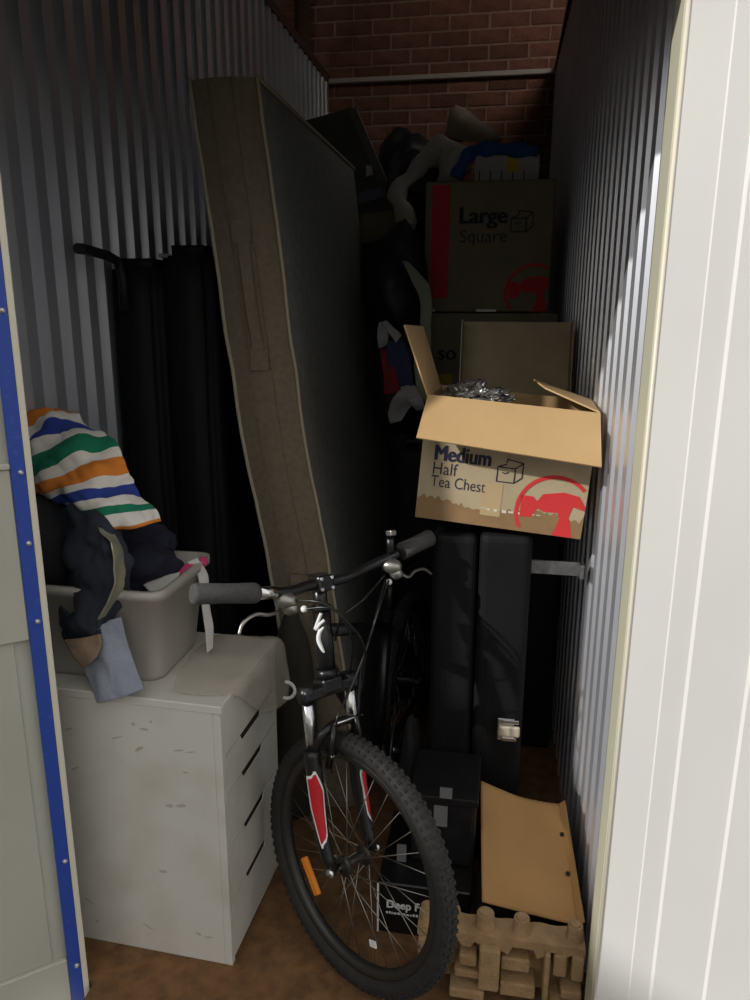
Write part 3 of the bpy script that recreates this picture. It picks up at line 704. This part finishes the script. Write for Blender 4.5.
# suitcase behind the bicycle with faint grey lettering
sc = thing('suitcase', (-.29, 2.86, 0), 'large black suitcase behind the bicycle with faint grey lettering', 'suitcase')
MB().box((-.388, 2.72, .02), (-.155, 3.0, 1.06), None, .03, 4).build('shell', black_vinyl, sc)
faint = mat('faint_grey_print', lin(62, 62, 64), .8)
text('lettering', 'IE', .16, frame(at(392, 638, 2.718), (1, 0, 0), (0, 0, 1), (0, -1, 0)), faint, sc, -.004)
MB().tube([(-.35, 2.74, 1.05), (-.35, 2.74, 1.085), (-.22, 2.74, 1.085), (-.22, 2.74, 1.05)], .011, 8).build('pull_handle', black_plastic, sc)
for x in (-.35, -.2): MB().tube([(x-.012, 2.80, .022), (x+.012, 2.80, .022)], .022, 14).build('castor', rubber, sc)

# ------------------------------------------------------------------ cartons
hammer = [(-.95, .30), (-.62, .30), (-.50, .18), (-.36, .40), (.20, .52), (.62, .45), (.86, .18), (.80, .06), (.48, .14), (.42, -.10), (.40, -.22), (.14, -.22), (.10, -.08), (-.30, -.10), (-.46, -.02), (-.62, -.30), (-.92, -.32)]
def emblem(M, R, m, parent, clip=1e9, low=-1e9):
    """red ring with a hammer head and handle; clip = printable half-width to the right"""
    mb = MB(); n = 48
    out = [(R*math.cos(2*PI*k/n), R*math.sin(2*PI*k/n)) for k in range(n)]; inn = [(.90*x, .90*y) for x, y in out]
    for k in range(n):
        q = [out[k], out[(k+1) % n], inn[(k+1) % n], inn[k]]
        if max(p[0] for p in q) > clip or min(p[1] for p in q) < low: continue
        vs = [mb.bm.verts.new((x, y, .0006)) for x, y in q]; mb.bm.faces.new(vs)
    mb._xf(mb.bm.verts, M); mb.build('emblem_ring', m, parent)
    mb = MB(); hp = [(min(x*R*.92, clip), y*R*.92+R*.10) for x, y in hammer]
    mb.prism(hp, .0006, M)
    mb.prism([(min(x, clip), max(y, low)) for x, y in ((R*.16, -R*.10), (R*.40, -R*.10), (R*.52, -R*.80), (R*.02, -R*.92))], .0006, M); mb.build('emblem_hammer', m, parent)
def cube_icon(M, s, m, parent):
    mb = MB(); t = s*.035
    def ln(a, b): mb.tube([M @ Vector((a[0]*s, a[1]*s, .0004)), M @ Vector((b[0]*s, b[1]*s, .0004))], t*.6, 4)
    for a, b in (((0, 0), (.7, 0)), ((.7, 0), (.7, .6)), ((.7, .6), (0, .6)), ((0, .6), (0, 0)), ((.7, 0), (1, .25)), ((1, .25), (1, .85)), ((1, .85), (.7, .6)), ((1, .85), (.35, .95)), ((0, .6), (.35, .75)), ((.35, .95), (.35, .8)), ((.2, .4), (.3, .35)), ((.3, .35), (.45, .42))): ln(a, b)
    mb.build('carton_icon', m, parent)
# medium carton, tipped slightly to the right
mbx = thing('medium_carton', (0, 2.0, .995), 'open printed carton marked Medium Half Tea Chest resting on the black cases', 'carton')
tl = math.radians(4.6); MW, MD, MH, TT = .422, .30, .318, .004
MO = Vector((-.212, 1.868, 1.033))
ex = Vector((math.cos(tl), -.035, -math.sin(tl))).normalized(); ez = Vector((math.sin(tl), 0, math.cos(tl))); ey = ez.cross(ex); ez = ex.cross(ey)
MM = frame(MO, ex, ey, ez)
MB().box((0, 0, 0), (MW, TT, MH), MM).build('front_panel', carton, mbx)
MB().box((0, MD-TT, 0), (MW, MD, MH), MM).build('back_panel', kraft, mbx)
MB().box((0, TT, 0), (TT, MD-TT, MH), MM).build('side_panel', kraft, mbx); MB().box((MW-TT, TT, 0), (MW, MD-TT, MH), MM).build('side_panel', kraft, mbx)
MB().box((TT, TT, 0), (MW-TT, MD-TT, TT), MM).build('bottom_panel', kraft, mbx)
def q4(*ps): return [MM @ Vector(p) for p in ps]
MB().plate(q4((-.004, -.100, MH-.092), (MW+.010, -.108, MH-.108), (MW-.001, .002, MH+.002), (.001, .002, MH+.002)), .004).build('front_flap', kraft, mbx)
MB().plate(q4((.000, .012, MH), (.000, MD-.02, MH), (-.062, MD-.05, MH+.160), (-.078, .03, MH+.165)), .004).build('side_flap', kraft, mbx)
MB().plate(q4((MW-.002, .010, MH+.004), (MW-.002, MD-.01, MH+.004), (MW-.165, MD-.03, MH+.045), (MW-.135, .10, MH+.040)), .004).build('side_flap', kraft, mbx)
MB().plate(q4((.004, MD-.002, MH), (MW-.03, MD-.002, MH), (MW-.045, MD+.085, MH-.055), (.02, MD+.085, MH-.055)), .004).build('back_flap', kraft, mbx)
FM = MM @ frame((0, -.0004, 0), (1, 0, 0), (0, 0, 1), (0, -1, 0))       # x right, y up on the front panel
random.seed(5)
poly = [(.0005, .0005), (MW-.0005, .0005), (MW-.0005, .062)]
x = MW-.01
while x > .01:
    t = x/MW; base = .046+.008*math.sin(t*9+1)-.012*max(0, t-.55)
    wd = random.uniform(.012, .03); hb = random.uniform(.004, .012)
    for q in range(5):
        if x-wd*q/5 > .004: poly.append((x-wd*q/5, base+hb*math.sin(PI*(q+.3)/5.2)))
    x -= wd
poly.append((.0005, .052))
MB().prism(poly, .0003, FM).build('printed_band', kraft_dark, mbx)['label'] = 'darker brown printed skyline'
text('lettering', 'Medium', .056, FM @ Matrix.Translation((.032, .158, .0004)), navy_ink, mbx, .0016, .80)
text('lettering', 'Half', .046, FM @ Matrix.Translation((.031, .121, .0004)), navy_ink, mbx, -.0003, .85)
text('lettering', 'Tea Chest', .043, FM @ Matrix.Translation((.031, .088, .0004)), navy_ink, mbx, -.0003, .78)
cube_icon(FM @ Matrix.Translation((.196, .122, .0004)), .062, navy_ink, mbx)
emblem(FM @ Matrix.Translation((.348, .058, .0004)), .098, red_ink, mbx, .073, -.057)
MB().box((.165, .03, 0), (.215, .115, .0006), FM).build('tape_strip', tape_m, mbx)
for k in range(9):
    xx = .165+.018*k+random.uniform(-.003, .003); MB().box((xx, .045+random.uniform(-.003, .003), 0), (xx+random.uniform(.006, .014), .049, .0009), FM).build('torn_tape', tape_clear, mbx)
# crumpled clear wrap inside
wrap_m = mat('crumpled_wrap', lin(150, 148, 144), .12, .7)
mb = MB().ico(MM @ Vector((.11, .12, MH-.02)), (.085, .08, .045), 5, .55, 5, 3)
for f in mb.bm.faces: f.smooth = False
tag(mb.build('crumpled_wrap', wrap_m), 'shiny crumpled wrapping inside the open printed carton', 'wrapping')
tag(MB().box((.18, .05, .02), (MW-.03, MD-.03, MH-.03), MM, .01).build('packed_bundle', black_cloth), 'dark bundle packed in the right half of the open carton', 'bundle')

def big_carton(label, lo, hi, m, name='moving_carton'):
    t = thing(name, ((lo[0]+hi[0])/2, (lo[1]+hi[1])/2, lo[2]), label, 'carton')
    MB().box(lo, hi, None, .006, 2).build('body', m, t)
    return t
lo, hi = at(427, 310, 3.2), at(552, 183, 3.2)
X0, X1 = -.345, .165
lc = big_carton('large printed carton with a red side band on top of the back stack', (X0, 3.2, 1.555), (X1, 3.60, 2.06), carton_dim)
LM = frame((X0, 3.2-.0006, 1.555), (1, 0, 0), (0, 0, 1), (0, -1, 0))
MB().box((.028, .055, 0), (.10, .49, .0006), LM).build('red_band', red_ink, lc)
text('lettering', 'Large', .088, LM @ Matrix.Translation((.135, .345, .0005)), navy_ink, lc, .0024)
text('lettering', 'Square', .07, LM @ Matrix.Translation((.140, .272, .0005)), navy_ink, lc, -.0006)
cube_icon(LM @ Matrix.Translation((.345, .31, .0005)), .085, navy_ink, lc)
emblem(LM @ Matrix.Translation((.445, .075, .0005)), .115, red_ink, lc, .062, -.073)
MB().box((-.005, .0, 0), (.05, .010, .0012), LM).build('tape_strip', tape_clear, lc); MB().box((.22, .0, 0), (.30, .010, .0012), LM).build('tape_strip', tape_clear, lc)
m2 = big_carton('taped carton with small black lettering under the large printed carton', (X0+.01, 3.18, 1.0), (X1+.04, 3.60, 1.55), carton_dim)
SM = frame((X0+.01, 3.18-.0006, 1.0), (1, 0, 0), (0, 0, 1), (0, -1, 0))
text('lettering', 'so', .085, SM @ Matrix.Translation((.055, .36, .0005)), navy_ink, m2, .0015)
MB().box((.0, .26, 0), (.12, .30, .0006), SM).build('yellow_strip', mat('yellow_print', lin(190, 170, 60), .7), m2)
big_carton('plain carton at the bottom of the back stack beneath the taped one', (X0, 3.18, .45), (X1+.03, 3.60, .998), carton)
big_carton('squashed carton on the floor under the back stack', (X0-.02, 3.17, 0), (X1+.03, 3.60, .448), carton)
# open tray carton leaning back behind the medium carton
trb = thing('open_tray_carton', (.04, 2.62, 1.0), 'empty open carton tipped towards the door behind the printed carton', 'carton')
TX0, TX1 = -.150, .222
tilt = Matrix.Translation((0, 2.56, 1.285)) @ Matrix.Rotation(math.radians(-12), 4, 'X')
MB().box((TX0, .10, 0), (TX1, .104, .262), tilt).build('back_panel', carton, trb)
MB().box((TX0, 0, 0), (TX0+.004, .10, .25), tilt @ Matrix.Identity(4)).build('side_panel', carton, trb)
MB().box((TX1-.004, 0, 0), (TX1, .10, .25), tilt).build('side_panel', carton, trb)
MB().box((TX0, 0, -.004), (TX1, .104, 0), tilt).build('bottom_panel', carton, trb)
MB().box((TX0, -.0045, -.07), (TX1, -.0005, .0), tilt).build('front_flap', carton, trb)
tag(MB().box((-.152, 2.50, 0), (.224, 3.0, 1.19), None, .012, 2).build('black_crate', black_plastic), 'tall black crate standing behind the upright cases', 'crate')

# ------------------------------------------------------------------ heap on top of and beside the back stack
def pxl(name, px, py, Y, rad, m, label, cat, seed, amp=.25, fr=3., sub=4, rz=0.):
    return lump(name, at(px, py, Y), rad, m, label, cat, seed, amp, fr, sub, None, rz)
tag(MB().box((-.47, 3.66, 0), (.12, 4.15, 1.98), None, .01).build('tall_cabinet', black_plastic), 'tall black cabinet standing behind the back stack of cartons', 'cabinet')
pxl('bin_bag', 404, 180, 3.85, (.14, .14, .22), black_bag, 'black bin bag behind the white sheet at the back', 'bag', 51, .3)
pxl('bin_bag', 420, 185, 3.55, (.14, .12, .14), black_bag, 'black bin bag under the white sheet beside the large carton', 'bag', 52, .25)
sheet_m = mat('off_white_sheet', lin(186, 180, 168), .9, 0, lin(170, 164, 152), 12)
P = spline([at(408, 226, 3.25), at(400, 207, 3.28), at(400, 190, 3.32), at(411, 175, 3.36), at(426, 161, 3.40), at(441, 150, 3.42), at(453, 156, 3.40), at(452, 172, 3.36), at(449, 183, 3.34)], 38)
mbs = MB().tube(P, [.032+.006*math.sin(k*.9)+(.034*math.sin(PI*(k-18)/19) if 18 < k < 37 else 0) - (.02 if k == 37 else 0) for k in range(38)], 18)
for v in mbs.bm.verts: q = v.co.copy(); v.co += Vector((noise.noise(q*12), noise.noise(q*12+Vector((5, 1, 2))), noise.noise(q*14+Vector((1, 8, 2)))))*.030
tag(mbs.build('crumpled_sheet', sheet_m), 'crumpled off-white sheet trailing over the back heap', 'sheet')
cu_m = mat('beige_cushion', lin(176, 160, 138), .9, 0, lin(164, 148, 126), 20)
a, b_, c_, d_ = at(447, 140, 3.75), at(500, 145, 3.75), at(474, 126, 3.78), at(455, 109, 3.80)
cs = sheet('cushion', [[d_, d_.lerp(c_, .5), c_], [a.lerp(d_, .5), (a+b_+c_+d_)/4+Vector((0, -.06, 0)), c_.lerp(b_, .5)], [a, a.lerp(b_, .5)+Vector((0, -.03, 0)), b_]], cu_m, None, 20, 20, .07, .004, 8, 3)
tag(cs, 'pointed beige cushion on top of the back heap against the bricks', 'cushion')
blue_c = mat('blue_cloth', lin(44, 92, 160), .8, 0, lin(36, 78, 140), 12)
P = spline([at(456, 178, 3.30), at(463, 163, 3.30), at(474, 151, 3.31), at(490, 149, 3.32), at(515, 150, 3.33), at(537, 151, 3.34)], 26)
mbs = MB().tube(P, [.026+.006*math.sin(k) for k in range(26)], 12)
tag(mbs.build('rolled_blue_mat', blue_c), 'rolled blue fabric lying along the top of the large carton', 'mat')
pc = thing('small_printed_box', tuple(at(506, 176, 3.36)), 'small pale box with a yellow mark on the large carton', 'box')
lo, hi = at(474, 178, 3.34), at(540, 158, 3.34)
MB().box((lo.x, 3.34, 2.062), (hi.x, 3.56, hi.z+.015), None, .004, 2).build('body', mat('pale_box', lin(196, 196, 192), .7), pc)
y0 = at(511, 172, 3.339); MB().box((y0.x-.02, 3.337, y0.z), (y0.x+.03, 3.3395, y0.z+.06)).build('yellow_mark', mat('yellow_ink', lin(222, 190, 60), .7), pc)
for k in range(5): MB().box((lo.x+.02+.045*k, 3.338, 2.075), (lo.x+.024+.045*k, 3.3395, 2.12)).build('printed_line', navy_ink, pc)

# leaning panel at the back left
pn = thing('leaning_panel', (-.55, 3.75, 0), 'dark grey panel leaning behind the mattress near the bricks', 'panel')
grey_panel = mat('dark_grey_panel', lin(92, 92, 86), .7, 0, lin(80, 80, 76), 10)
tl_, tr2, br_, bl_ = at(300, 122, 3.62), at(350, 108, 3.62), at(404, 236, 3.62), at(340, 245, 3.62)
dn_ = (br_-tr2); k_ = br_.z/(tr2.z-br_.z)
br0 = br_ + dn_*k_*.35; br0.z = 0; br0.x = -.40; bl0 = bl_ + dn_*k_*.2; bl0.z = 0
MB().plate([bl_, br_, tr2, tl_], .03).build('upper_board', grey_panel, pn)
MB().plate([bl0, br0, br_, bl_], .03).build('lower_board', grey_panel, pn)
e1, e2 = at(410, 236, 3.60), at(356, 108, 3.60)
MB().plate([br_+Vector((-.01, -.02, 0)), e1, e2, tr2+Vector((-.01, -.02, 0))], .05).build('edge_rail', mat('rail_grey', lin(104, 102, 94), .6), pn)
lbp = at(367, 200, 3.615); MB().plate([at(352, 206, 3.612), at(386, 196, 3.612), at(382, 186, 3.612), at(352, 195, 3.612)], .002).build('label_strip', mat('bluish_label', lin(120, 122, 140), .7), pn)
tag(MB().plate([at(366, 176, 3.60), at(373, 174, 3.60), at(372, 166, 3.60), at(366, 165, 3.60)], .02).build('pale_knob', whitec), 'small pale tag caught on the dark leaning panel', 'tag')
sb = thing('small_carton', tuple(at(378, 240, 3.5)), 'small brown carton end below the leaning panel', 'carton')
MB().plate([at(358, 245, 3.45), at(398, 236, 3.45), at(392, 210, 3.45), at(360, 214, 3.45)], .16).build('body', carton_dim, sb)
# bags and clothes between mattress and cartons
pxl('bin_bag', 398, 285, 3.0, (.115, .13, .20), black_bag, 'tall black bin bag right of the mattress below the small carton', 'bag', 61, .22)
pxl('bin_bag', 399, 384, 2.93, (.105, .13, .20), black_bag, 'full black bin bag below the patterned clothes right of the mattress', 'bag', 62, .2)
sage = mat('sage_cloth', lin(132, 138, 118), .9, 0, lin(120, 126, 106), 14)
sh = sheet('sage_cloth', [[at(402, 260, 2.80), at(408, 262, 2.80)], [at(411, 280, 2.78), at(426, 282, 2.80)], [at(420, 300, 2.76), at(432, 300, 2.78)], [at(420, 330, 2.75), at(431, 332, 2.77)], [at(414, 365, 2.74), at(430, 368, 2.76)], [at(420, 400, 2.72), at(430, 402, 2.74)]], sage, None, 10, 36, .005, .008, 14, 4)
tag(sh, 'pale sage cloth hanging between the black bags and the large carton', 'cloth')
pale_c = mat('pale_grey_cloth', lin(150, 148, 146), .9, 0, lin(134, 132, 130), 16); dred = mat('dark_red_cloth', lin(120, 26, 34), .9); nav2 = mat('navy_print', lin(44, 48, 78), .9)
def scrap(pts, m, label, seed, Y=2.72):
    G = [[at(x, y, Y+dy) for x, y, dy in r] for r in pts]
    tag(sheet('garment', G, m, None, 14, 14, .006, .010, 16, seed), label, 'clothing', 'clothes between the mattress and the cartons')
scrap([[(379, 322, 0), (386, 322, .0)], [(377, 335, -.02), (388, 338, -.01)], [(379, 348, 0), (386, 344, .0)]], pale_c, 'small pale collar above the navy garment beside the mattress', 1)
scrap([[(381, 322, -.02), (386, 320, -.02)], [(388, 332, -.03), (396, 330, -.03)], [(396, 343, -.02), (402, 336, -.02)]], pale_c, 'pale strap crossing above the navy garment beside the mattress', 6)
scrap([[(386, 340, 0), (402, 338, .0)], [(388, 360, -.03), (410, 358, -.02)], [(394, 385, 0), (414, 388, .0)]], nav2, 'navy garment in the heap right of the mattress', 2)
scrap([[(380, 350, .02), (392, 346, .0)], [(383, 370, -.01), (396, 372, -.02)], [(384, 394, 0), (402, 392, .0)]], dred, 'dark red garment left of the navy one by the mattress', 3)
scrap([[(402, 385, 0), (414, 384, .0)], [(394, 397, -.03), (420, 396, -.02)], [(388, 412, 0), (410, 408, .01)], [(390, 424, 0), (400, 420, 0)]], pale_c, 'pale grey garment below the red and navy ones by the mattress', 4)
scrap([[(408, 392, 0), (418, 390, .0)], [(410, 402, -.03), (424, 404, -.02)], [(416, 410, 0), (424, 408, .01)]], pale_c, 'pale garment corner against the printed carton', 7)

# ------------------------------------------------------------------ low things by the wheel
fb = thing('fryer_box', (-.13, 1.68, 0), 'black appliance box printed Deep Fryer on the floor behind the wheel', 'box')
FX0, FX1, FY = -.257, -.022, 1.575
MB().box((FX0, FY, 0), (FX1, 1.86, .150), None, .003, 1).build('body', mat('black_print', lin(22, 22, 24), .35), fb)
text('lettering', 'Deep Fryer', .033, frame(at(386, 907, FY-.0008), (1, 0, 0), (0, 0, 1), (0, -1, 0)), white_paint, fb, .0008, .88)
p_ = at(386, 913, FY-.0008); random.seed(9); mb = MB(); x = 0.
while x < .095:                             # a line of print too small to read
    wd = random.uniform(.003, .008); mb.box((p_.x+x, FY-.0012, p_.z), (p_.x+x+wd, FY-.0002, p_.z+random.uniform(.004, .007))); x += wd+.0025
mb.build('small_print', white_paint, fb)
MB().box((FX0-.0008, FY-.0012, .0), (FX0+.004, FY-.0002, .148)).build('white_edge', white_paint, fb)
cy = thing('taped_crate', (-.09, 1.78, .15), 'black plastic crate patched with grey tape on the appliance box', 'crate')
MB().box((-.185, 1.66, .151), (-.018, 1.86, .352), None, .012, 2).build('body', black_plastic, cy)
MB().box((-.19, 1.655, .335), (-.013, 1.865, .357), None, .004).build('rim', black_plastic, cy)
tape_g = mat('grey_tape', lin(120, 120, 122), .5)
for a, b_, y in (((434, 806), (447, 827), 1.655), ((440, 788), (452, 799), 1.652), ((397, 845), (406, 862), 1.655), ((400, 795), (408, 815), 1.655)):
    p, q = at(a[0], a[1], y), at(b_[0], b_[1], y)
    MB().box((p.x, y-.001, q.z), (q.x, y+.005, p.z)).build('tape_patch', tape_g, cy)
# tan card on a low black carton
tag(MB().box((-.008, 1.545, 0), (.228, 1.84, .145), None, .006).build('low_black_box', black_plastic), 'low black box under the tan cardboard sheet', 'box')
cb = thing('cardboard_sheet', (.11, 1.67, .15), 'bent tan cardboard sheet with two punched holes lying by the right wall', 'cardboard')
A_, B_, C_, D_ = Vector((-.012, 1.830, .297)), Vector((.212, 1.812, .262)), Vector((.239, 1.490, .176)), Vector((.006, 1.515, .185))
rows = [[A_, A_.lerp(B_, .5)+Vector((0, 0, -.014)), B_], [A_.lerp(D_, .33)+Vector((0, 0, -.008)), (A_.lerp(B_, .5)).lerp(D_.lerp(C_, .5), .33)+Vector((0, 0, -.012)), B_.lerp(C_, .33)],
        [A_.lerp(D_, .7)+Vector((0, 0, -.004)), (A_.lerp(B_, .5)).lerp(D_.lerp(C_, .5), .7)+Vector((0, 0, .0)), B_.lerp(C_, .7)], [D_, D_.lerp(C_, .5)+Vector((0, .012, -.012)), C_]]
tan_card = mat('tan_card', lin(190, 146, 92), .8, 0, lin(180, 136, 84), 6, 3)
sheet('card', rows, tan_card, cb, 20, 20, .004, .001, 8, 2)
rB, rC = B_+Vector((-.012, 0, .004)), C_+Vector((-.012, 0, .004))
MB().plate([rC, rC+Vector((.014, 0, .010)), rB+Vector((.014, 0, .012)), rB], .003).build('folded_edge', tan_card, cb)
for t in (.30, .63):
    p = rB.lerp(rC, t)+Vector((-.006, 0, .003)); MB().tube([p, p+Vector((0, -.001, .003))], .0055, 12).build('hole_shade', shade_in, cb)  # holes drawn as black discs, the shade inside them in the colour
# moulded pulp packing tray standing in front
pt = thing('pulp_tray', (.05, 1.42, 0), 'moulded brown pulp packing tray standing on edge beside the front wheel', 'packing tray')
PX0, PX1, PY = -.138, .238, 1.415
MB().box((PX0, PY+.06, 0), (PX1, PY+.072, .165), None, .004).build('back_sheet', pulp, pt)
def flange(pts, name): 
    MB().prism(pts, .060, frame((0, PY+.065, 0), (1, 0, 0), (0, 0, 1), (0, -1, 0))).build(name, pulp, pt)
# scalloped top flange
edge = [(PX0, .188)]; bot = []
import itertools
xs = [PX0+(PX1-PX0)*k/40 for k in range(41)]
topl = [(x, .180 + .002*math.sin(k*.9)) for k, x in enumerate(xs)]
botl = [(x, .160 - (.016 if (k % 9) in (2, 3, 4) else 0) - (.006 if (k % 7) == 1 else 0)) for k, x in enumerate(xs)][::-1]
flange(topl+botl, 'top_flange')
for px_, wd in ((485, .040), (522, .036), (577, .034), (426, .030), (452, .034)):
    c0 = at(px_, 930, PY+.01)
    mbp = MB(); r = bmesh.ops.create_cone(mbp.bm, cap_ends=True, segments=14, radius1=wd*.62, radius2=wd*.47, depth=.044)
    for v in r['verts']: v.co += Vector((c0.x, PY+.036, .178+.020))
    bmesh.ops.bevel(mbp.bm, geom=[e for e in mbp.bm.edges if all(v.co.z > .215 for v in e.verts)], offset=.005, segments=2, affect='EDGES')
    mbp.build('peg', pulp, pt)
for x0, x1, z0, z1, d in ((.005, .052, .045, .165, .035), (-.04, .0, .10, .135, .028), (-.05, .01, .06, .085, .022), (.055, .135, .02, .06, .016), (.055, .12, .09, .13, .014), (.15, .163, .03, .17, .03), (.19, .236, .05, .075, .03), (.17, .20, .10, .165, .022), (.21, .236, .1, .17, .028), (-.135, -.11, .02, .165, .03), (-.10, -.07, .09, .14, .02), (-.06, .02, .012, .04, .034), (.165, .236, .01, .035, .026)):
    MB().box((x0, PY+.022-d, z0), (x1, PY+.064, z1*.96), None, .005, 2).build('moulded_rib', pulp, pt)

# ------------------------------------------------------------------ put each single-mesh thing's origin at its base
for o in list(C.objects):
    if o.type == 'MESH' and o.parent is None:
        vs = o.data.vertices
        if not vs or o.data.users > 1: continue
        lo = Vector((min(v.co.x for v in vs), min(v.co.y for v in vs), min(v.co.z for v in vs))); hi = Vector((max(v.co.x for v in vs), max(v.co.y for v in vs), max(v.co.z for v in vs)))
        c_ = Vector(((lo.x+hi.x)/2, (lo.y+hi.y)/2, lo.z))
        o.data.transform(Matrix.Translation(-c_)); o.location = c_
        for k in o.children: k.matrix_parent_inverse = Matrix.Translation(-c_)
